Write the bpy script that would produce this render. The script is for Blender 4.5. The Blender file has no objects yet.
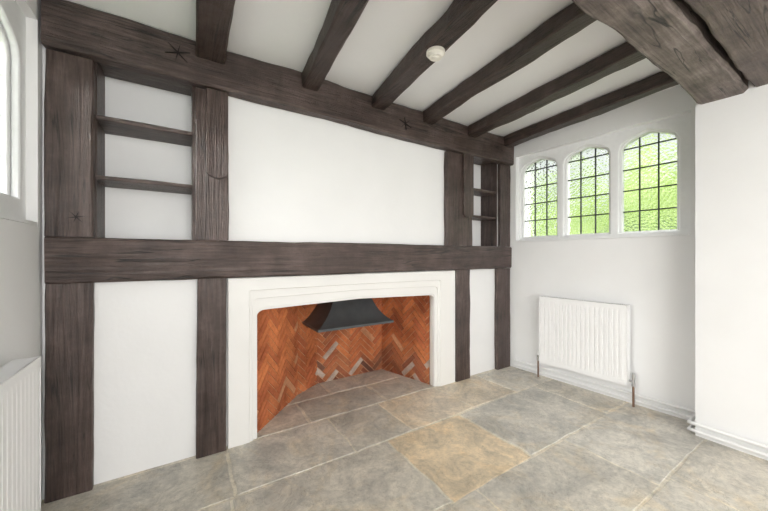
import bpy, bmesh, math, random
from mathutils import Vector, Matrix, noise
random.seed(7)
SC=bpy.context.scene
COL=SC.collection
WP={}   # world position of each object's origin

# ------------------------------------------------------------------ materials
def new_mat(name):
    m=bpy.data.materials.new(name); m.use_nodes=True
    nt=m.node_tree; b=nt.nodes["Principled BSDF"]
    return m,nt,b
def N(nt,t,**kw):
    n=nt.nodes.new(t)
    for k,v in kw.items():
        if k in n.inputs.keys(): n.inputs[k].default_value=v
        else: setattr(n,k,v)
    return n
def ramp(nt,stops):
    r=nt.nodes.new("ShaderNodeValToRGB"); e=r.color_ramp.elements
    while len(e)<len(stops): e.new(0.5)
    for i,(p,c) in enumerate(stops):
        e[i].position=p; e[i].color=(*c,1) if len(c)==3 else c
    return r
def coords(nt,scale=(1,1,1),rot=(0,0,0)):
    tc=nt.nodes.new("ShaderNodeTexCoord"); mp=nt.nodes.new("ShaderNodeMapping")
    mp.inputs["Scale"].default_value=scale; mp.inputs["Rotation"].default_value=rot
    nt.links.new(tc.outputs["Object"],mp.inputs["Vector"]); return mp.outputs[0]
def bump(nt,b,h,strength,dist=0.01):
    bp=nt.nodes.new("ShaderNodeBump"); bp.inputs["Strength"].default_value=strength
    bp.inputs["Distance"].default_value=dist
    nt.links.new(h,bp.inputs["Height"]); nt.links.new(bp.outputs[0],b.inputs["Normal"])
def mixc(nt,kind,a,b_,f=1.0):
    m=N(nt,"ShaderNodeMix",data_type='RGBA',blend_type=kind)
    if isinstance(f,float): m.inputs["Factor"].default_value=f
    else: nt.links.new(f,m.inputs["Factor"])
    nt.links.new(a,m.inputs[6])
    if isinstance(b_,tuple): m.inputs[7].default_value=(*b_,1)
    else: nt.links.new(b_,m.inputs[7])
    return m.outputs[2]

def simple(name,col,rough=0.5,metal=0.0,nscale=30,var=0.06,bstr=0.1,bdist=0.002):
    m,nt,b=new_mat(name)
    v=coords(nt)
    n=N(nt,"ShaderNodeTexNoise",Scale=nscale,Detail=4.0); nt.links.new(v,n.inputs["Vector"])
    c0=[max(0,c*(1-var)) for c in col]; c1=[min(1,c*(1+var)) for c in col]
    r=ramp(nt,[(0.3,c0),(0.7,c1)]); nt.links.new(n.outputs["Fac"],r.inputs[0])
    nt.links.new(r.outputs[0],b.inputs["Base Color"])
    b.inputs["Roughness"].default_value=rough; b.inputs["Metallic"].default_value=metal
    if bstr>0: bump(nt,b,n.outputs["Fac"],bstr,bdist)
    return m
def plaster(name,col,bd=0.012):
    m,nt,b=new_mat(name); v=coords(nt)
    n=N(nt,"ShaderNodeTexNoise",Scale=2.6,Detail=4.0); nt.links.new(v,n.inputs["Vector"])
    n2=N(nt,"ShaderNodeTexNoise",Scale=45.0,Detail=5.0); nt.links.new(v,n2.inputs["Vector"])
    r=ramp(nt,[(0.3,[c*0.965 for c in col]),(0.7,col)]); nt.links.new(n.outputs["Fac"],r.inputs[0])
    nt.links.new(r.outputs[0],b.inputs["Base Color"])
    mx=N(nt,"ShaderNodeMath",operation='MULTIPLY_ADD'); mx.inputs[1].default_value=0.10
    nt.links.new(n2.outputs["Fac"],mx.inputs[0]); nt.links.new(n.outputs["Fac"],mx.inputs[2])
    bump(nt,b,mx.outputs[0],0.5,bd); b.inputs["Roughness"].default_value=0.6
    return m
def wood(name,axis,dark,mid,light,rough=0.42,adz=0.0):
    m,nt,b=new_mat(name)
    sc=[26,26,26]; sc[axis]=1.3
    v=coords(nt,sc)
    n=N(nt,"ShaderNodeTexNoise",Scale=1.6,Detail=9.0,Roughness=0.7,Distortion=0.9); nt.links.new(v,n.inputs["Vector"])
    v2=coords(nt,(1,1,1)); n2=N(nt,"ShaderNodeTexNoise",Scale=5.0,Detail=6.0,Roughness=0.65); nt.links.new(v2,n2.inputs["Vector"])
    mx=N(nt,"ShaderNodeMath",operation='MULTIPLY_ADD'); mx.inputs[1].default_value=0.5
    ad=N(nt,"ShaderNodeMath",operation='MULTIPLY'); ad.inputs[1].default_value=0.5
    nt.links.new(n2.outputs["Fac"],ad.inputs[0])
    nt.links.new(n.outputs["Fac"],mx.inputs[0]); nt.links.new(ad.outputs[0],mx.inputs[2])
    r=ramp(nt,[(0.38,dark),(0.5,mid),(0.62,light)]); nt.links.new(mx.outputs[0],r.inputs[0])
    sc2=[9,9,9]; sc2[axis]=0.55
    v3=coords(nt,sc2); n3=N(nt,"ShaderNodeTexNoise",Scale=1.2,Detail=3.0,Distortion=1.2); nt.links.new(v3,n3.inputs["Vector"])
    cr=ramp(nt,[(0.486,(1,1,1)),(0.5,(0.08,0.08,0.08)),(0.514,(1,1,1))]); nt.links.new(n3.outputs["Fac"],cr.inputs[0])
    msk=N(nt,"ShaderNodeTexNoise",Scale=1.9,Detail=1.0); nt.links.new(v2,msk.inputs["Vector"])
    mr=ramp(nt,[(0.42,(0,0,0)),(0.52,(1,1,1))]); nt.links.new(msk.outputs["Fac"],mr.inputs[0])
    crk=mixc(nt,'MULTIPLY',r.outputs[0],cr.outputs[0],mr.outputs[0])
    nt.links.new(crk,b.inputs["Base Color"])
    sc4=[40,40,40]; sc4[axis]=2.0
    v4=coords(nt,sc4); n4=N(nt,"ShaderNodeTexNoise",Scale=1.3,Detail=6.0,Distortion=1.0,Roughness=.65); nt.links.new(v4,n4.inputs["Vector"])
    sm=N(nt,"ShaderNodeMath",operation='ADD'); nt.links.new(n4.outputs["Fac"],sm.inputs[0]); nt.links.new(n2.outputs["Fac"],sm.inputs[1])
    bump(nt,b,sm.outputs[0],0.8,0.011); b.inputs["Roughness"].default_value=rough
    return m

DK=((0.030,0.0175,0.0145),(0.064,0.042,0.036),(0.116,0.082,0.072))
WX=wood("dark_timber_x",0,*DK); WY=wood("dark_timber_y",1,(0.024,0.0145,0.0115),(0.052,0.0335,0.028),(0.094,0.064,0.055)); WZ=wood("dark_timber_z",2,*DK)
GR=wood("weathered_girder",0,(0.055,0.043,0.037),(0.145,0.114,0.100),(0.27,0.23,0.208),0.55)
G2M=wood("brown_girder",0,(0.04,0.029,0.024),(0.10,0.073,0.061),(0.17,0.132,0.114),0.5)
M_WALL=plaster("white_plaster",(0.88,0.88,0.882))
M_CEIL=plaster("white_ceiling",(0.90,0.90,0.90),0.005)
M_STONE=plaster("painted_stone",(0.85,0.84,0.82),0.006)
M_FRAME=simple("white_painted_stone",(0.88,0.885,0.89),0.45,var=0.02)
M_RAD=simple("white_enamel",(0.88,0.88,0.88),0.3,var=0.01,bstr=0)
M_GRILLE_SHADE=simple("grille_shade_grey",(0.25,0.25,0.26),0.5)  # dark grey standing in for the shade between radiator grille slats
M_CHROME=simple("chrome",(0.6,0.6,0.6),0.22,1.0,bstr=0)
M_COPPER=simple("copper",(0.22,0.13,0.09),0.45,0.6,bstr=0)
M_LEAD=simple("lead_came",(0.05,0.052,0.055),0.5,0.3)
M_HOOD=simple("charcoal_steel",(0.085,0.095,0.102),0.42,0.3,nscale=8,var=0.2,bstr=0.15)
M_MARK=simple("carved_groove",(0.012,0.009,0.008),0.9)
M_PLAST=simple("white_plastic",(0.82,0.79,0.72),0.4,bstr=0)
M_MORTAR=simple("mortar",(0.54,0.31,0.18),0.9,nscale=25,var=0.3,bstr=0.3)
M_GRASS=simple("lawn",(0.10,0.22,0.04),0.9,nscale=6,var=0.4)

def attr_mat(name,kind):
    m,nt,b=new_mat(name); v=coords(nt)
    at=N(nt,"ShaderNodeAttribute",attribute_name="Col")
    if kind=='stone':
        n=N(nt,"ShaderNodeTexNoise",Scale=4.0,Detail=10.0,Roughness=0.75,Distortion=0.8)
        n2=N(nt,"ShaderNodeTexNoise",Scale=30.0,Detail=8.0,Roughness=0.75)
        s0,s1=(0.66,0.665,0.67),(1.14,1.12,1.09)
    else:
        n=N(nt,"ShaderNodeTexNoise",Scale=3.5,Detail=5.0,Roughness=0.6)
        n2=N(nt,"ShaderNodeTexNoise",Scale=60.0,Detail=5.0,Roughness=0.7)
        s0,s1=(0.60,0.52,0.47),(1.15,1.2,1.25)
    nt.links.new(v,n.inputs["Vector"]); nt.links.new(v,n2.inputs["Vector"])
    r=ramp(nt,[(0.36,s0),(0.60,s1)]); nt.links.new(n.outputs["Fac"],r.inputs[0])
    c=mixc(nt,'MULTIPLY',at.outputs["Color"],r.outputs[0])
    r2=ramp(nt,[(0.3,(0.78,0.78,0.78)),(0.7,(1.16,1.16,1.16))]); nt.links.new(n2.outputs["Fac"],r2.inputs[0])
    c=mixc(nt,'MULTIPLY',c,r2.outputs[0])
    if kind=='stone':
        n3=N(nt,"ShaderNodeTexNoise",Scale=2.6,Detail=7.0,Roughness=0.7,Distortion=1.6); nt.links.new(v,n3.inputs["Vector"])
        r3=ramp(nt,[(0.50,(0,0,0)),(0.68,(0.65,0.65,0.65))]); nt.links.new(n3.outputs["Fac"],r3.inputs[0])
        c=mixc(nt,'MULTIPLY',c,(1.0,0.89,0.72),r3.outputs[0])
        n5=N(nt,"ShaderNodeTexNoise",Scale=5.0,Detail=7.0,Roughness=0.7,Distortion=2.5); nt.links.new(v,n5.inputs["Vector"])
        r5=ramp(nt,[(0.487,(1,1,1)),(0.5,(0.62,0.60,0.56)),(0.513,(1,1,1))]); nt.links.new(n5.outputs["Fac"],r5.inputs[0])
        c=mixc(nt,'MULTIPLY',c,r5.outputs[0],0.8)
    nt.links.new(c,b.inputs["Base Color"])
    mx=N(nt,"ShaderNodeMath",operation='MULTIPLY_ADD'); mx.inputs[1].default_value=0.35
    nt.links.new(n2.outputs["Fac"],mx.inputs[0]); nt.links.new(n.outputs["Fac"],mx.inputs[2])
    bump(nt,b,mx.outputs[0],0.6,0.012)
    b.inputs["Roughness"].default_value=0.42 if kind=='stone' else 0.85
    return m
M_FLAG=attr_mat("flagstone",'stone'); M_BRICK=attr_mat("red_brick",'brick')

def glass_mat():
    m=bpy.data.materials.new("obscure_glass"); m.use_nodes=True; nt=m.node_tree
    nt.nodes.clear(); out=nt.nodes.new("ShaderNodeOutputMaterial")
    v=coords(nt); n=N(nt,"ShaderNodeTexVoronoi",Scale=48.0); nt.links.new(v,n.inputs["Vector"])
    bp=N(nt,"ShaderNodeBump",Strength=0.85,Distance=0.011); nt.links.new(n.outputs["Distance"],bp.inputs["Height"])
    g=N(nt,"ShaderNodeBsdfRefraction",IOR=1.32,Roughness=0.20); g.inputs["Color"].default_value=(0.95,0.98,0.96,1)
    nt.links.new(bp.outputs[0],g.inputs["Normal"])
    tl=nt.nodes.new("ShaderNodeBsdfTranslucent"); tl.inputs[0].default_value=(.88,.92,.90,1)
    nt.links.new(bp.outputs[0],tl.inputs["Normal"])
    t=nt.nodes.new("ShaderNodeBsdfTransparent"); gl=N(nt,"ShaderNodeBsdfGlossy",Roughness=0.2)
    t.inputs[0].default_value=(.95,.97,.96,1)
    nt.links.new(bp.outputs[0],gl.inputs["Normal"])
    a=nt.nodes.new("ShaderNodeMixShader"); a.inputs[0].default_value=0.10
    nt.links.new(g.outputs[0],a.inputs[1]); nt.links.new(tl.outputs[0],a.inputs[2])
    d=nt.nodes.new("ShaderNodeMixShader"); d.inputs[0].default_value=0.15
    nt.links.new(a.outputs[0],d.inputs[1]); nt.links.new(t.outputs[0],d.inputs[2])
    c=nt.nodes.new("ShaderNodeMixShader"); c.inputs[0].default_value=0.06
    nt.links.new(d.outputs[0],c.inputs[1]); nt.links.new(gl.outputs[0],c.inputs[2])
    nt.links.new(c.outputs[0],out.inputs[0]); return m
M_GLASS=glass_mat()
def leaf_mat():
    m,nt,b=new_mat("foliage"); v=coords(nt)
    n=N(nt,"ShaderNodeTexNoise",Scale=0.8,Detail=8.0,Roughness=0.68); nt.links.new(v,n.inputs["Vector"])
    r=ramp(nt,[(0.40,(0.10,0.19,0.04)),(0.50,(0.42,0.60,0.10)),(0.61,(0.74,0.82,0.45))]); nt.links.new(n.outputs["Fac"],r.inputs[0])
    nt.links.new(r.outputs[0],b.inputs["Base Color"]); b.inputs["Roughness"].default_value=0.7
    return m
M_LEAF=leaf_mat()

# ------------------------------------------------------------------ helpers
def finish(bm,name,mat,smooth=False,origin=None,recalc=True):
    if recalc: bmesh.ops.recalc_face_normals(bm,faces=bm.faces[:])
    me=bpy.data.meshes.new(name); bm.to_mesh(me); bm.free()
    xs=[v.co for v in me.vertices]
    if origin is None:
        lo=Vector([min(c[i] for c in xs) for i in range(3)]); hi=Vector([max(c[i] for c in xs) for i in range(3)])
        origin=Vector(((lo.x+hi.x)/2,(lo.y+hi.y)/2,lo.z))
    origin=Vector(origin)
    me.transform(Matrix.Translation(-origin))
    for p in me.polygons: p.use_smooth=smooth
    me.materials.append(mat)
    o=bpy.data.objects.new(name,me); COL.objects.link(o); o.location=origin; WP[o.name]=origin.copy()
    return o
def empty(name,loc):
    o=bpy.data.objects.new(name,None); COL.objects.link(o); o.location=loc; o.empty_display_size=0.1; WP[o.name]=Vector(loc); return o
def par(c,p):
    c.parent=p; c.location=WP[c.name]-WP[p.name]
def meta(o,label,cat,group=None):
    o["label"]=label; o["category"]=cat
    if group: o["group"]=group
def struct(o,label,cat="wall"):
    o["kind"]="structure"; o["label"]=label; o["category"]=cat
ID=lambda x,y,z:Vector((x,y,z))
def box(bm,F,a0,a1,b0,b1,c0,c1):
    vs=[bm.verts.new(F(a,b,c)) for a in (a0,a1) for b in (b0,b1) for c in (c0,c1)]
    for q in ((0,1,3,2),(4,6,7,5),(0,4,5,1),(2,3,7,6),(0,2,6,4),(1,5,7,3)):
        bm.faces.new([vs[i] for i in q])
def cyl(bm,p,q,r,seg=16,r2=None):
    p=Vector(p); q=Vector(q); d=(q-p).normalized(); r2=r if r2 is None else r2
    a=d.orthogonal().normalized(); b=d.cross(a)
    A=[bm.verts.new(p+(a*math.cos(t)+b*math.sin(t))*r) for t in [2*math.pi*i/seg for i in range(seg)]]
    B=[bm.verts.new(q+(a*math.cos(t)+b*math.sin(t))*r2) for t in [2*math.pi*i/seg for i in range(seg)]]
    for i in range(seg):
        j=(i+1)%seg; bm.faces.new([A[i],A[j],B[j],B[i]])
    bm.faces.new(A); bm.faces.new(B)
def gridwall(bm,F,acuts,zcuts,n0,n1,holes):
    """solid slab in (a,z) between n0 and n1 with rectangular holes."""
    def solid(i,j):
        if i<0 or j<0 or i>=len(acuts)-1 or j>=len(zcuts)-1: return False
        ca=(acuts[i]+acuts[i+1])/2; cz=(zcuts[j]+zcuts[j+1])/2
        return not any(h[0]<ca<h[1] and h[2]<cz<h[3] for h in holes)
    cache={}
    def V(i,j,k):
        if (i,j,k) not in cache: cache[(i,j,k)]=bm.verts.new(F(acuts[i],(n0,n1)[k],zcuts[j]))
        return cache[(i,j,k)]
    for i in range(len(acuts)-1):
        for j in range(len(zcuts)-1):
            if not solid(i,j): continue
            for k in (0,1): bm.faces.new([V(i,j,k),V(i+1,j,k),V(i+1,j+1,k),V(i,j+1,k)])
            if not solid(i-1,j): bm.faces.new([V(i,j,0),V(i,j,1),V(i,j+1,1),V(i,j+1,0)])
            if not solid(i+1,j): bm.faces.new([V(i+1,j,0),V(i+1,j,1),V(i+1,j+1,1),V(i+1,j+1,0)])
            if not solid(i,j-1): bm.faces.new([V(i,j,0),V(i,j,1),V(i+1,j,1),V(i+1,j,0)])
            if not solid(i,j+1): bm.faces.new([V(i,j+1,0),V(i,j+1,1),V(i+1,j+1,1),V(i+1,j+1,0)])
def timber_bm(bm,a,b,up,w,h,jit=0.006,ch=0.01,seed=0,w2=None,h2=None):
    a=Vector(a); b=Vector(b); d=(b-a); L=d.length; d.normalize(); up=Vector(up)
    up=(up-d*up.dot(d)).normalized(); s=d.cross(up); n=max(4,int(L/0.06))
    w2=w if w2 is None else w2; h2=h if h2 is None else h2
    rings=[]
    for i in range(n+1):
        t=i/n; W=(w*(1-t)+w2*t)/2; H=(h*(1-t)+h2*t)/2; c=a+d*(L*t)
        prof=[]
        for k,(sx,sy) in enumerate(((-1,-1),(1,-1),(1,1),(-1,1))):
            jx=noise.noise(Vector((t*L*2.3,seed*3.1+k*7.7,0.3)))*jit*1.6+noise.noise(Vector((t*L*9,seed*5.1+k*3.7,4)))*jit*0.7
            jy=noise.noise(Vector((t*L*2.3,seed*3.1+k*7.7,9.3)))*jit*1.2+noise.noise(Vector((t*L*9,seed*5.1+k*3.7,7)))*jit*0.6
            x=sx*W+jx; y=sy*H+jy
            cc=ch*(1+0.9*noise.noise(Vector((t*L*5,k,seed))))
            p1=(x,y-sy*cc); p2=(x-sx*cc,y)
            prof+= [p1,p2] if (sx*sy>0) else [p2,p1]
        rings.append([bm.verts.new(c+s*x+up*y) for x,y in prof])
    m=len(rings[0])
    for i in range(n):
        for k in range(m):
            l=(k+1)%m; bm.faces.new([rings[i][k],rings[i][l],rings[i+1][l],rings[i+1][k]])
    bm.faces.new(rings[0]); bm.faces.new(rings[-1])
def timber(name,a,b,up,w,h,mat,label,cat,group=None,**kw):
    bm=bmesh.new(); timber_bm(bm,a,b,up,w,h,**kw)
    o=finish(bm,name,mat); meta(o,label,cat,group); return o
def plate(name,outer,holes,depth,F,mat,bevel=0.0):
    """2D outline with holes, extruded; local (x,y,z)->F(x, n=z, y)"""
    cu=bpy.data.curves.new(name,'CURVE'); cu.dimensions='2D'; cu.fill_mode='BOTH'; cu.extrude=depth/2-bevel; cu.bevel_depth=bevel; cu.bevel_resolution=2
    for pts in [outer]+holes:
        sp=cu.splines.new('POLY'); sp.points.add(len(pts)-1)
        for p,(x,y) in zip(sp.points,pts): p.co=(x,y,0,1)
        sp.use_cyclic_u=True
    o=bpy.data.objects.new("tmp",cu); COL.objects.link(o)
    dg=bpy.context.evaluated_depsgraph_get(); me=bpy.data.meshes.new_from_object(o.evaluated_get(dg))
    bpy.data.objects.remove(o); bm=bmesh.new(); bm.from_mesh(me); bpy.data.meshes.remove(me)
    bmesh.ops.remove_doubles(bm,verts=bm.verts[:],dist=1e-5)
    for v in bm.verts: v.co=F(v.co.x,v.co.z,v.co.y)
    return finish(bm,name,mat)

# ------------------------------------------------------------------ dimensions
YW=2.125; ZC=2.35; XL=-0.555
ang=math.atan(0.065)
OR=Vector((2.885,YW,0)); dS=Vector((math.sin(ang),-math.cos(ang),0)); dN=Vector((-math.cos(ang),-math.sin(ang),0))
def FR(s,n,z): return OR+dS*s+dN*n+Vector((0,0,z))
def FL(s,n,z): return Vector((XL+n,YW-s,z))
def FB(x,n,z): return Vector((x,YW-n,z))

# ------------------------------------------------------------------ floor
def add_poly_prism(bm,lay,pts,zt,zb,col,bev=0.004):
    c=sum((Vector(p) for p in pts),Vector((0,0)))/len(pts)
    top=[bm.verts.new((p[0]+(c.x-p[0])*bev/0.3,p[1]+(c.y-p[1])*bev/0.3,zt)) for p in pts]
    mid=[bm.verts.new((p[0],p[1],zt-0.004)) for p in pts]
    bot=[bm.verts.new((p[0],p[1],zb)) for p in pts]
    fs=[bm.faces.new(top)]
    n=len(pts)
    for i in range(n):
        j=(i+1)%n
        fs.append(bm.faces.new([top[i],top[j],mid[j],mid[i]])); fs.append(bm.faces.new([mid[i],mid[j],bot[j],bot[i]]))
    for f in fs:
        for l in f.loops: l[lay]=(*col,1)
bm=bmesh.new(); lay=bm.loops.layers.float_color.new("Col")
G1=(0.64,0.605,0.535);G2=(0.70,0.665,0.595);G3=(0.58,0.55,0.49);Y1=(0.76,0.63,0.45);T1=(0.73,0.64,0.515);B1=(0.63,0.605,0.55)
bands=[(-2.5,-1.7,[-.6,.3,1.2,2.0,3.2],[G1,G2,T1,G3]),(-1.7,-1.0,[-.6,.1,.8,1.7,2.5,3.2],[G2,G1,B1,T1,G2]),
 (-1.0,-.45,[-.6,.6,1.4,2.3,3.2],[G1,T1,G2,G3]),(-.45,.02,[-.6,.2,1.0,1.6,2.4,3.2],[G1,G2,G3,G1,T1]),
 (.02,.60,[-.6,.35,.95,1.60,2.13,3.2],[G2,T1,G1,G2,G1]),
 (.60,1.08,[-.6,.10,.62,1.22,2.02,3.2],[G1,G2,G2,G1,B1]),
 (1.08,1.66,[-.6,.20,1.07,1.69,2.62,3.2],[G2,G1,Y1,B1,G1]),
 (1.66,2.11,[-.6,.22,.87,1.28,1.86,2.38,3.2],[G1,G2,G1,T1,T1,G2]),
 (2.11,2.46,[-.6,.75,1.38,3.2],[G1,G3,G1]),(2.46,2.95,[-.6,1.05,3.2],[G3,G2])]
gap=0.0065
for bi,(y0,y1,xs,cs) in enumerate(bands):
    for i in range(len(xs)-1):
        j=lambda k: 0.014*noise.noise(Vector((k*3.3,bi*1.7,i*2.9)))
        p=[(xs[i]+gap+j(1),y0+gap+j(2)),(xs[i+1]-gap+j(3),y0+gap+j(4)),(xs[i+1]-gap+j(5),y1-gap+j(6)),(xs[i]+gap+j(7),y1-gap+j(8))]
        pts=[]
        for k in range(4):
            a=Vector(p[k]);b=Vector(p[(k+1)%4]); n=16
            for q in range(n):
                c=a.lerp(b,q/n); w=0.011*noise.noise(Vector((c.x*8,c.y*8,bi)))+.005*noise.noise(Vector((c.x*30,c.y*30,bi)))
                pts.append((c.x+w,c.y+w*0.7))
        c=cs[i]; f=random.uniform(.92,1.07)
        add_poly_prism(bm,lay,pts,0.0,-0.02,[v*f for v in c])
vs=[bm.verts.new(p) for p in ((-.6,-2.5,-.003),(3.2,-2.5,-.003),(3.2,2.95,-.003),(-.6,2.95,-.003))]
f=bm.faces.new(vs)
for l in f.loops: l[lay]=(0.78,0.73,0.62,1)
o=finish(bm,"floor",M_FLAG,origin=(0,0,0)); struct(o,"grey and buff worn flagstone floor with pale mortar joints","floor")

# ------------------------------------------------------------------ shell
bm=bmesh.new()
NL=(-.372,.067,1.235,2.19); NR=(2.31,2.72,1.235,2.19); FP=(.388,1.88,-1,.835)
gridwall(bm,FB,[-.61,-.372,.067,.388,1.88,2.31,2.72,2.90],[0,.835,1.235,2.19,ZC],0,-.20,[NL,NR,FP])
gridwall(bm,FB,[-.61,.388,1.88,2.90],[0,.835,ZC],-.20,-.235,[FP])
o=finish(bm,"wall_back",M_WALL,origin=(1.2,YW,0)); struct(o,"white plaster infill wall with recessed niches and fireplace opening")
bm=bmesh.new()
gridwall(bm,FR,[-.2,.095,1.405,1.62],[0,1.29,2.16,ZC],0,-.24,[(.095,1.405,1.29,2.16)])
o=finish(bm,"wall_right",M_WALL,origin=(2.9,1.4,0)); struct(o,"white plaster wall with recessed stone window")
bm=bmesh.new(); box(bm,ID,2.77,3.15,-2.5,.65,0,ZC)
o=finish(bm,"wall_pier",M_WALL); struct(o,"white plaster pier standing proud of the window wall")
bm=bmesh.new()
gridwall(bm,FL,[-.2,.06,1.45,4.65],[0,1.285,2.22,ZC],0,-.24,[(.06,1.45,1.285,2.22)])
o=finish(bm,"wall_left",M_WALL,origin=(XL,0,0)); struct(o,"white plaster wall with recessed window")
bm=bmesh.new()
gridwall(bm,lambda a,n,z:Vector((a,-2.5+n,z)),[-.8,-.3,2.5,3.2],[0,.25,2.15,ZC],0,-.2,[(-.3,2.5,.25,2.15)])
o=finish(bm,"wall_rear",M_WALL); struct(o,"unseen white plaster wall with opening added for fill light")  # wide opening added out of view to let light into the room
bm=bmesh.new(); box(bm,ID,-.8,3.25,-2.7,2.4,ZC,ZC+.1)
o=finish(bm,"ceiling",M_CEIL); struct(o,"white plaster ceiling between dark joists","ceiling")

# ------------------------------------------------------------------ wall timbers
yc=2.104; dp=.040
PJ=dict(jit=.0038,ch=.006)
timber("timber_post",(-.456,yc,0),(-.454,yc,1.017),(0,-1,0),.168,dp,WZ,"lower dark oak corner post standing on the flagstones","timber post",seed=1,**PJ)
P1=timber("timber_post",(-.455,yc-.001,1.24),(-.452,yc-.001,2.11),(0,-1,0),.168,dp,WZ,"upper dark oak corner post carved with a star mark","timber post",seed=2,**PJ)
timber("timber_post",(.142,yc,0),(.148,yc,1.017),(0,-1,0),.150,dp,WZ,"lower dark brown oak stud beside the fireplace surround","timber post",seed=3,**PJ)
P2=timber("timber_post",(.148,yc-.001,1.24),(.148,yc-.001,2.10),(0,-1,0),.166,dp,WZ,"upper dark brown oak stud between niche and chimney breast","timber post",seed=4,**PJ)
timber("timber_post",(2.195,yc,0),(2.195,yc,1.017),(0,-1,0),.180,dp,WZ,"lower dark brown oak stud at the fireplace's far side","timber post",seed=5,**PJ)
P3=timber("timber_post",(2.147,yc-.001,1.24),(2.147,yc-.001,2.08),(0,-1,0),.325,dp,WZ,"wide upper dark brown oak stud beside the small shelved niche","timber post",seed=6,**PJ)
timber("timber_post",(2.775,yc,0),(2.775,yc,1.017),(0,-1,0),.205,dp,WZ,"lower dark brown oak corner post next to the window wall","timber post",seed=7,**PJ)
timber("timber_post",(2.80,yc-.001,1.24),(2.80,yc-.001,2.08),(0,-1,0),.160,dp,WZ,"upper dark brown oak corner post next to the window wall","timber post",seed=8,**PJ)
RAIL=timber("timber_rail",(-.535,2.098,1.127),(2.88,2.098,1.130),(0,0,1),.052,.219,WX,"long dark brown oak rail crossing the wall above the fireplace","timber beam",seed=9,jit=.005)
PLATE=timber("timber_wall_plate",(-.54,2.086,2.235),(2.88,2.086,2.212),(0,0,1),.076,.225,WX,"heavy dark brown oak wall plate under the ceiling joists","timber beam",seed=10,h2=.27,jit=.008)
def block(x,z0,z1,w,parent,seed):
    """slightly proud board with a rounded lower end"""
    pts=[]
    for i in range(13):
        a=math.pi+math.pi*i/12; pts.append((x+w/2*math.cos(a),z0+.035+.035*math.sin(a)))
    pts+=[(x+w/2,z1),(x-w/2,z1)]
    o=plate("corbel_block",pts,[],.022,lambda X,n,z:Vector((X,2.073-n,z)),WZ,bevel=.004); par(o,parent)
block(.172,1.60,2.10,.104,P2,21); block(2.240,1.50,2.08,.12,P3,22)
def star(parent,x,y,z,r,n=3,rot=0.3):
    bm=bmesh.new()
    for i in range(n):
        a=rot+math.pi*i/n; d=Vector((math.cos(a),0,math.sin(a))); s=Vector((-math.sin(a),0,math.cos(a)))
        c=Vector((x,y,z)); w=.0032; L=r*(1-.2*(i%2))
        pts=[c-d*L, c+s*w, c+d*L, c-s*w]
        f=[bm.verts.new(p) for p in pts]; g=[bm.verts.new(p+Vector((0,.018,0))) for p in pts]
        bm.faces.new(f); bm.faces.new(g)
        for k in range(4): bm.faces.new([f[k],f[(k+1)%4],g[(k+1)%4],g[k]])
    o=finish(bm,"carved_mark",M_MARK); par(o,parent); o["label"]="carved carpenter's star mark"
star(PLATE,-.02,2.0405,2.245,.06); star(PLATE,1.50,2.0405,2.20,.062,rot=.7); star(P1,-.43,2.0805,1.335,.036,rot=.2)

# niches
def niche(nm,x0,x1,ztop,shelves,label,y0=2.085):
    e=empty(nm,((x0+x1)/2,2.2,1.235)); meta(e,label,"built-in shelves")
    y1=2.322
    bm=bmesh.new(); box(bm,ID,x0+.001,x0+.010,2.126,y1,1.236,2.188); par(finish(bm,"side_panel",WZ),e)
    bm=bmesh.new(); box(bm,ID,x1-.018,x1-.001,2.126,y1,1.236,2.188); par(finish(bm,"side_panel",WZ),e)
    bm=bmesh.new(); timber_bm(bm,(x0+.011,2.225,ztop+.02),(x1-.02,2.225,ztop+.02),(0,0,1),.19,.04,jit=.002,seed=31); par(finish(bm,"top_panel",WX),e)
    for k,z in enumerate(shelves):
        bm=bmesh.new(); timber_bm(bm,(x0+.011,(y0+y1)/2+.004,z),(x1-.019,(y0+y1)/2+.004,z),(0,0,1),(y1-y0)-.01,.022,jit=.003,ch=.004,seed=40+k); par(finish(bm,"shelf",WX),e)
niche("niche_shelving",-.372,.067,2.14,[1.838,1.54],"two dark oak shelves in the wide niche beside the corner post",y0=2.09)
niche("niche_shelving",2.31,2.72,2.11,[1.79,1.53],"two dark oak shelves in the small niche near the window",y0=2.12)

# ------------------------------------------------------------------ ceiling timbers
gx=.638
J=[(.135,.115,.145),(.715,.575,.112),(1.245,1.07,.112),(1.73,1.585,.108),(2.27,2.13,.112),(2.78,2.66,.11)]
LJ=["dark brown oak ceiling joist above the wall stud","dark brown oak ceiling joist above the chimney breast","dark brown oak ceiling joist carrying the smoke alarm","dark brown oak ceiling joist running to the wall plate","dark brown oak ceiling joist near the window wall","slim dark brown oak ceiling joist beside the window wall"]
for i,(xa,xb,w) in enumerate(J):
    timber("ceiling_joist",(xa,2.046,2.300),(xb,gx,2.300),(0,0,1),w,.098,WY,LJ[i],"ceiling beam","dark oak ceiling joists",seed=50+i,jit=.008)
timber("ceiling_girder",(-.55,.528,2.226),(2.86,.528,2.226),(0,0,1),.205,.245,GR,"heavy weathered grey-brown oak girder resting on the plaster pier","ceiling beam",seed=60,jit=.010,ch=.016)
timber("ceiling_girder",(-.55,.26,2.228),(2.86,.26,2.228),(0,0,1),.29,.24,G2M,"wide brown oak girder lying beside the weathered one","ceiling beam",seed=61,jit=.010)

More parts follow.
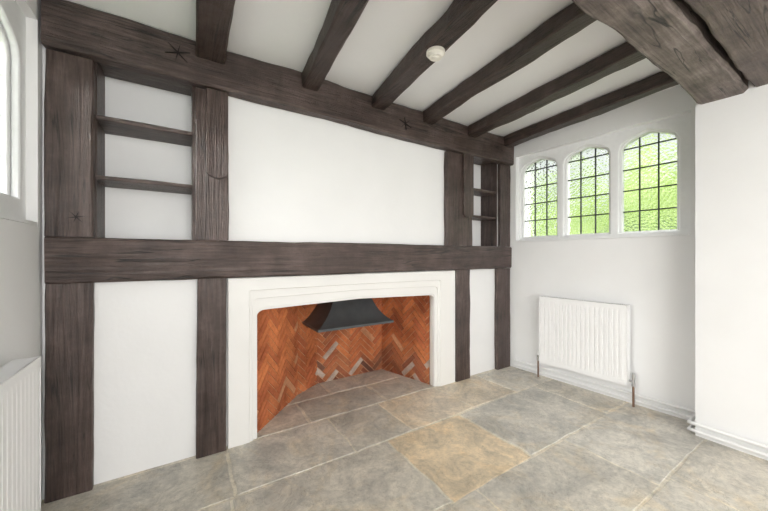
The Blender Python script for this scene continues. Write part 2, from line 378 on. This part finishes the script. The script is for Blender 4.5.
# smoke alarm
e=empty("smoke_alarm",(1.155,1.30,2.25)); meta(e,"round cream plastic smoke alarm fixed under an oak joist","smoke alarm")
bm=bmesh.new(); cyl(bm,(1.155,1.30,2.25),(1.155,1.30,2.236),.050,32); par(finish(bm,"base",M_PLAST,smooth=False),e)
bm=bmesh.new(); cyl(bm,(1.155,1.30,2.236),(1.155,1.30,2.217),.045,32,.034); cyl(bm,(1.155,1.30,2.2175),(1.155,1.30,2.210),.017,24,.014); par(finish(bm,"cover",M_PLAST),e)

# ------------------------------------------------------------------ fireplace
FE=empty("fireplace_surround",(1.12,YW,0)); meta(FE,"white painted moulded stone fireplace surround beneath the oak rail","fireplace")
def op(x0,x1,zt,c,rise):
    pts=[(x0,0.0),(x0,zt-c-rise)]
    for k in range(1,7):
        t=k/6*math.pi/2; pts.append((x0+1.5*c*(1-math.cos(t)),zt-c-rise+c*math.sin(t)))
    pts.append(((x0+x1)/2,zt))
    for k in range(6,0,-1):
        t=k/6*math.pi/2; pts.append((x1-1.5*c*(1-math.cos(t)),zt-c-rise+c*math.sin(t)))
    pts+=[(x1,zt-c-rise),(x1,0.0)]
    return pts
def surround(name,x0,x1,z1,ix0,ix1,iz,c,n0,n1,rise=.012,bv=.004,parent=None):
    inner=op(ix0,ix1,iz,c,rise)
    outer=[(x0,0.0),(x0,z1),(x1,z1),(x1,0.0)]
    poly=outer+list(reversed(inner))
    o=plate(name,poly,[],abs(n1-n0),lambda x,n,z:FB(x,(n0+n1)/2+n,z),M_STONE,bevel=bv)
    par(o,parent or FE)
surround("surround",.236,2.094,1.008,.346,1.924,.942,.01,.001,.030,rise=.004,bv=.006)
surround("moulding",.352,1.918,.936,.366,1.902,.895,.03,.001,.017,rise=.012,bv=.005)
surround("inner_moulding",.369,1.899,.890,.393,1.874,.842,.035,.0005,.007,rise=.022,bv=.003)
# herringbone brick lining
def clip(poly,W,H):
    for (ax,side,val) in ((0,1,0),(0,-1,W),(1,1,0),(1,-1,H)):
        out=[]
        for i in range(len(poly)):
            p,q=poly[i],poly[(i+1)%len(poly)]
            dp_=(p[ax]-val)*side; dq=(q[ax]-val)*side
            if dp_>=0: out.append(p)
            if (dp_>=0)!=(dq>=0):
                t=dp_/(dp_-dq); out.append((p[0]+(q[0]-p[0])*t,p[1]+(q[1]-p[1])*t))
        poly=out
        if len(poly)<3: return []
    return poly
def brick_face(bm,lay,a,b,H,seed,dirt=0.0):
    a=Vector((*a,0)); b=Vector((*b,0)); d=(b-a); W=d.length; d.normalize(); nrm=Vector((d.y,-d.x,0))
    if nrm.dot(Vector((1.12,2.2,0))-a)<0: nrm=-nrm
    w=.046; n=4; c45=math.cos(math.pi/4); R=int(max(W,H)/w*1.6)+2*n; rnd=random.Random(seed)
    def rot(x,y): return ((x*c45-y*c45)*w+W/2,(x*c45+y*c45)*w)
    for x in range(-R,R):
        for y in range(-R,R):
            k=(x-y)%(2*n)
            g=.08
            if k==0: q=[(x+g,y+g),(x+n-g,y+g),(x+n-g,y+1-g),(x+g,y+1-g)]
            elif k==2*n-1: q=[(x+g,y+g),(x+1-g,y+g),(x+1-g,y+n-g),(x+g,y+n-g)]
            else: continue
            q=clip([rot(*p) for p in q],W,H)
            if len(q)<3: continue
            cx=sum(p[0] for p in q)/len(q); cz=sum(p[1] for p in q)/len(q)
            t=rnd.random(); base=Vector((0.66,0.215,0.072)).lerp(Vector((0.46,0.125,0.045)),t)
            if rnd.random()<.05: base=Vector((0.66,0.33,0.17))
            s=noise.noise(Vector((cx*3+seed,cz*3.5,seed*2.3)))
            low=max(0,1-cz/.36)
            if dirt>0:
                soot=max(0,min(1,(s+low*.85-.12)*1.8))*dirt
                base=base.lerp(Vector((0.09,0.05,0.04)),min(.9,soot*(.35+.75*rnd.random())))
                if rnd.random()<.16*low*dirt*1.6: base=Vector((0.50,0.39,0.32))
            top=[bm.verts.new(a+d*p[0]+Vector((0,0,p[1]))+nrm*.006) for p in q]
            bot=[bm.verts.new(a+d*(p[0]+(p[0]-cx)*.04)+Vector((0,0,p[1]+(p[1]-cz)*.04))+nrm*.001) for p in q]
            fs=[bm.faces.new(top)]
            for i in range(len(q)):
                j=(i+1)%len(q); fs.append(bm.faces.new([top[i],top[j],bot[j],bot[i]]))
            for f in fs:
                for l in f.loops: l[lay]=(*base,1)
poly=[(.403,2.18),(.80,2.60),(1.02,2.735),(1.71,2.735),(1.865,2.18)]
bm=bmesh.new(); lay=bm.loops.layers.float_color.new("Col")
for i in range(4): brick_face(bm,lay,poly[i],poly[i+1],.825,3+i,[.12,.5,.75,.5][i])
BL=finish(bm,"wall_fireplace",M_BRICK); struct(BL,"soot-marked orange herringbone brick lining of the fireplace recess")
bm=bmesh.new()
outp=[(.390,2.20),(.76,2.66),(1.0,2.80),(1.76,2.80),(1.878,2.20)]
for i in range(4):
    q=[poly[i],poly[i+1],outp[i+1],outp[i]]
    lo=[bm.verts.new((*p,0)) for p in q]; hi=[bm.verts.new((*p,.83)) for p in q]
    bm.faces.new(lo); bm.faces.new(hi)
    for k in range(4): bm.faces.new([lo[k],lo[(k+1)%4],hi[(k+1)%4],hi[k]])
par(finish(bm,"mortar_backing",M_MORTAR),BL)
bm=bmesh.new(); 
vs=[(.390,2.18),(.76,2.66),(1.0,2.80),(1.76,2.80),(1.878,2.18)]
lo=[bm.verts.new((*p,.8335)) for p in vs]; bm.faces.new(lo)
par(finish(bm,"throat",M_MORTAR),BL)
surround("reveal",.3885,1.8795,.8345,.398,1.869,.826,.035,-.05,.0003,rise=.02,bv=.002,parent=BL)

# hood
HE=empty("fire_hood",(1.2,2.45,.58)); meta(HE,"charcoal grey metal canopy hood hanging inside the brick fireplace","fire hood")
bm=bmesh.new()
def ring(x0,x1,y0,y1,z): return [bm.verts.new(p) for p in ((x0,y0,z),(x1,y0,z),(x1,y1,z),(x0,y1,z))]
X0,X1,Y0,Y1=.86,1.53,2.27,2.70; tx0,tx1,ty0,ty1=1.08,1.40,2.46,2.70
prof=[(0,.592)]+[(t,.592+.235*(.45*t+.55*t**2.6)) for t in [i/12 for i in range(1,13)]]
rs=[]
for t,z in prof:
    e_=t**.95
    rs.append(ring(X0+(tx0-X0)*e_,X1+(tx1-X1)*e_,Y0+(ty0-Y0)*e_,Y1,z))
for A,B in zip(rs,rs[1:]):
    for k in range(4): bm.faces.new([A[k],A[(k+1)%4],B[(k+1)%4],B[k]])
bm.faces.new(rs[-1])
par(finish(bm,"canopy",M_HOOD),HE)
bm=bmesh.new(); gridwall(bm,lambda a,n,z:Vector((a,z,n)),[X0-.006,X0+.02,X1-.02,X1+.006],[Y0-.006,Y0+.02,Y1-.02,Y1],.574,.592,[(X0+.02,X1-.02,Y0+.02,Y1-.02)])
par(finish(bm,"rim",M_HOOD),HE)

# ------------------------------------------------------------------ windows
def arch_h(s,rise): s=min(1,abs(s)); return rise*(.5*math.sqrt(max(0,1-s**6))+.5*(1-s))
def arch_outline(c,w,z0,zs,rise,n=24):
    pts=[(c-w/2,z0),(c+w/2,z0)]
    for i in range(n+1):
        s=1-2*i/n; pts.append((c+s*w/2,zs+arch_h(s,rise)))
    return pts
def window(idx,F,cs,w,z0,zs,rise,a0,a1,zb,zt,n,label):
    e=empty("window_%d"%idx,F((a0+a1)/2,n,zb)); struct(e,label,"window")
    par(plate("frame",[(a0,zb),(a1,zb),(a1,zt),(a0,zt)],[arch_outline(c,w,z0,zs,rise) for c in cs],.06,lambda x,k,z:F(x,n-.06+k,z),M_FRAME,bevel=.008),e)
    par(plate("frame_moulding",[(a0,zb),(a1,zb),(a1,zt),(a0,zt)],[arch_outline(c,w+.036,z0-.012,zs,rise+.018) for c in cs],.028,lambda x,k,z:F(x,n-.0155+k,z),M_FRAME,bevel=.010),e)
    bm=bmesh.new(); box(bm,F,a0,a1,n+.0,-.001,zb,zb+.014); par(finish(bm,"sill",M_FRAME),e)
    for c in cs:
        le=empty("leaded_light",F(c,n-.05,z0)); par(le,e)
        bm=bmesh.new(); o_=arch_outline(c,w+.016,z0-.008,zs,rise+.008)
        vs=[bm.verts.new(F(x,n-.06,z)) for x,z in o_]; bm.faces.new(vs)
        par(finish(bm,"glass",M_GLASS),le)
        bm=bmesh.new(); t=.0045
        for k in (-1/3,1/3):
            box(bm,F,c+k*w/2-t,c+k*w/2+t,n-.065,n-.054,z0,zs+arch_h(k,rise))
        z=z0+.17
        while z<zs+rise-.03:
            hw=w/2
            if z>zs+.002:
                while hw>0 and zs+arch_h(hw/(w/2),rise)<z: hw-=.002
            box(bm,F,c-hw,c+hw,n-.0645,n-.0545,z-t,z+t); z+=.17
        pr=arch_outline(c,w,z0,zs,rise)
        for i in range(len(pr)):
            p=pr[i]; q=pr[(i+1)%len(pr)]
            dx,dz=q[0]-p[0],q[1]-p[1]; L=math.hypot(dx,dz); 
            if L<1e-5: continue
            nx,nz=-dz/L*.007,dx/L*.007
            a=[(p[0],p[1]),(q[0],q[1]),(q[0]+nx,q[1]+nz),(p[0]+nx,p[1]+nz)]
            A=[bm.verts.new(F(x,n-.065,z_)) for x,z_ in a]; B=[bm.verts.new(F(x,n-.055,z_)) for x,z_ in a]
            bm.faces.new(A); bm.faces.new(B)
            for k in range(4): bm.faces.new([A[k],A[(k+1)%4],B[(k+1)%4],B[k]])
        par(finish(bm,"lead_lattice",M_LEAD),le)
window(1,FR,[.296,.720,1.149],.352,1.335,2.0,.115,.097,1.403,1.292,2.158,-.055,"white painted stone window with three pointed arched leaded lights")
window(2,FL,[.315,.765,1.215],.36,1.40,2.0,.115,.062,1.448,1.287,2.218,-.035,"white painted stone window with arched leaded lights beside the corner post")

# ------------------------------------------------------------------ radiators
def radiator(F,s0,s1,z0,z1,label,valves=True):
    e=empty("radiator",F((s0+s1)/2,.05,z0)); meta(e,label,"radiator")
    bm=bmesh.new()
    nr=int(round((s1-s0-.03)/.0333)); pitch=(s1-s0-.03)/nr
    cols=[(s0,.097)]
    for i in range(nr):
        a=s0+.015+i*pitch
        cols+= [(a+.004,.1),(a+pitch*.66,.1),(a+pitch*.78,.0982),(a+pitch*.92,.0982)]
    cols.append((s1,.097))
    zs=[z0,z0+.03,z0+.055,z1-.055,z1-.03,z1]
    fl=[0,0,1,1,0,0]
    g=[[bm.verts.new(F(s,.1 if not f else n,z)) for s,n in cols] for z,f in zip(zs,fl)]
    for r in range(5):
        for k in range(len(cols)-1): bm.faces.new([g[r][k],g[r][k+1],g[r+1][k+1],g[r+1][k]])
    par(finish(bm,"front_panel",M_RAD,recalc=True),e)
    bm=bmesh.new(); box(bm,F,s0+.004,s1-.004,.03,.088,z0+.004,z1-.012); par(finish(bm,"body",M_RAD),e)
    for sa in (s0-.002,s1-.002):
        bm=bmesh.new(); box(bm,F,sa,sa+.004,.028,.1,z0+.01,z1); par(finish(bm,"side_panel",M_RAD),e)
    bm=bmesh.new(); k=s0+.006
    box(bm,F,s0,s1,.028,.032,z1-.012,z1+.001); box(bm,F,s0,s1,.094,.1005,z1-.012,z1+.001)
    while k<s1-.01: box(bm,F,k,k+.005,.032,.094,z1-.01,z1); k+=.013
    par(finish(bm,"top_grille",M_RAD),e)
    bm=bmesh.new(); box(bm,F,s0+.02,s1-.02,.034,.092,z1-.0118,z1-.0108); par(finish(bm,"grille_painted_shade",M_GRILLE_SHADE),e)  # dark sheet paints the shade seen between the slats
    if valves:
        for sv,sg in ((s0,-1),(s1,1)):
            v=empty("valve",F(sv+sg*.03,.06,z0+.03)); par(v,e)
            bm=bmesh.new(); cyl(bm,F(sv,.06,z0+.035),F(sv+sg*.03,.06,z0+.035),.009); cyl(bm,F(sv+sg*.03,.06,z0+.0),F(sv+sg*.03,.06,z0+.055),.012)
            par(finish(bm,"valve_body",M_CHROME,smooth=False),v)
            bm=bmesh.new(); cyl(bm,F(sv+sg*.03,.06,z0+.055),F(sv+sg*.03,.06,z0+.10),.014,20,.011); par(finish(bm,"valve_cap",M_RAD if sg<0 else M_CHROME),v)
            bm=bmesh.new(); cyl(bm,F(sv+sg*.03,.06,.0),F(sv+sg*.03,.06,z0+.0),.0075); par(finish(bm,"pipe_tail",M_COPPER),v)
        for sv in (s0+.12,s1-.12):
            bm=bmesh.new(); box(bm,F,sv-.015,sv+.015,.001,.03,z0+.08,z1-.08); par(finish(bm,"wall_bracket",M_RAD),e)
radiator(FR,.39,1.068,.155,.768,"white ribbed panel radiator fixed below the leaded window")
radiator(FL,.40,1.40,.15,.765,"white ribbed panel radiator below the window beside the corner post")

# pipes
def pipe(name,pts,r,mat,label):
    cu=bpy.data.curves.new(name,'CURVE'); cu.dimensions='3D'; cu.bevel_depth=r; cu.bevel_resolution=4; cu.use_fill_caps=True
    sp=cu.splines.new('POLY'); sp.points.add(len(pts)-1)
    for p,q in zip(sp.points,pts): p.co=(*q,1)
    o=bpy.data.objects.new("tmp",cu); COL.objects.link(o)
    dg=bpy.context.evaluated_depsgraph_get(); me=bpy.data.meshes.new_from_object(o.evaluated_get(dg)); bpy.data.objects.remove(o)
    bm=bmesh.new(); bm.from_mesh(me); o=finish(bm,name,mat,smooth=True); meta(o,label,"pipe"); return o
for zz,lab in ((.085,"white painted heating pipe running low around the wall and pier"),(.040,"white painted heating pipe just above the flagstones")):
    a=FR(.10,.030,zz); b=FR(1.435,.030,zz)
    pipe("heating_pipe",[a,b,Vector((b.x-.01,.674,zz)),Vector((2.742,.674,zz)),Vector((2.742,.64,zz)),Vector((2.742,-2.4,zz))],.011,M_RAD,lab)

# ------------------------------------------------------------------ outside
bm=bmesh.new(); box(bm,ID,-9,12,-10,10,-.6,-.5); o=finish(bm,"lawn",M_GRASS); o["kind"]="stuff"; meta(o,"green lawn outside the windows","lawn")
def hedge(x,y0,y1,z,seed,sg=1):
    bm=bmesh.new(); bmesh.ops.create_grid(bm,x_segments=90,y_segments=60,size=1)
    for v in bm.verts:
        u,w=v.co.x,v.co.y; yy=y0+(y1-y0)*(u+1)/2; zz=-.5+(z+.5)*(w+1)/2
        p=Vector((yy*1.6,zz*1.6,seed)); d=noise.fractal(p,1,2,5)*.5
        v.co=Vector((x+sg*(d+(.5*(w+1)**2)),yy,zz+ .9*noise.noise(p*1.1)*(w>0)))
    o=finish(bm,"hedge",M_LEAF,smooth=True); o["kind"]="stuff"; meta(o,"bright sunlit green garden shrubs beyond the window","hedge")
hedge(5.6,-3,8,2.9,1.3); hedge(-4.2,-3,12,2.6,5.3,-1)

# ------------------------------------------------------------------ light
w=bpy.data.worlds.new("World"); SC.world=w; w.use_nodes=True
bg=w.node_tree.nodes["Background"]; bg.inputs[0].default_value=(.96,.98,1,1); bg.inputs[1].default_value=.92
def area(name,loc,target,sx,sy,p,col=(1,1,1)):
    l=bpy.data.lights.new(name,'AREA'); l.shape='RECTANGLE'; l.size=sx; l.size_y=sy; l.energy=p; l.color=col
    o=bpy.data.objects.new(name,l); COL.objects.link(o); o.location=loc
    o.rotation_euler=(Vector(target)-Vector(loc)).to_track_quat('-Z','Y').to_euler()
area("rear_fill_light",(.4,-2.75,1.25),(2.9,1.4,1.2),2.2,1.9,104,(1,.985,.965))  # soft fill lamp added behind the camera at the rear opening
area("window_daylight",(4.2,1.35,3.4),(2.9,1.35,1.7),1.6,1.2,150,(1,.99,.97))
area("window_daylight",(-2.8,1.3,2.75),(-.6,1.2,1.6),1.8,.9,760,(1,.99,.97))
s=bpy.data.lights.new("sun",'SUN'); s.energy=2.0; s.angle=.1; so=bpy.data.objects.new("sun",s); COL.objects.link(so); so.rotation_euler=(math.radians(25),math.radians(-35),0)

cam=bpy.data.cameras.new("camera"); cam.sensor_width=36; cam.lens=318/768*36; cam.clip_start=.02
co=bpy.data.objects.new("camera",cam); COL.objects.link(co); co.location=(0,0,1.15); co.rotation_euler=(math.radians(90),0,math.radians(-32.4)); SC.camera=co
SC.view_settings.view_transform='Standard'
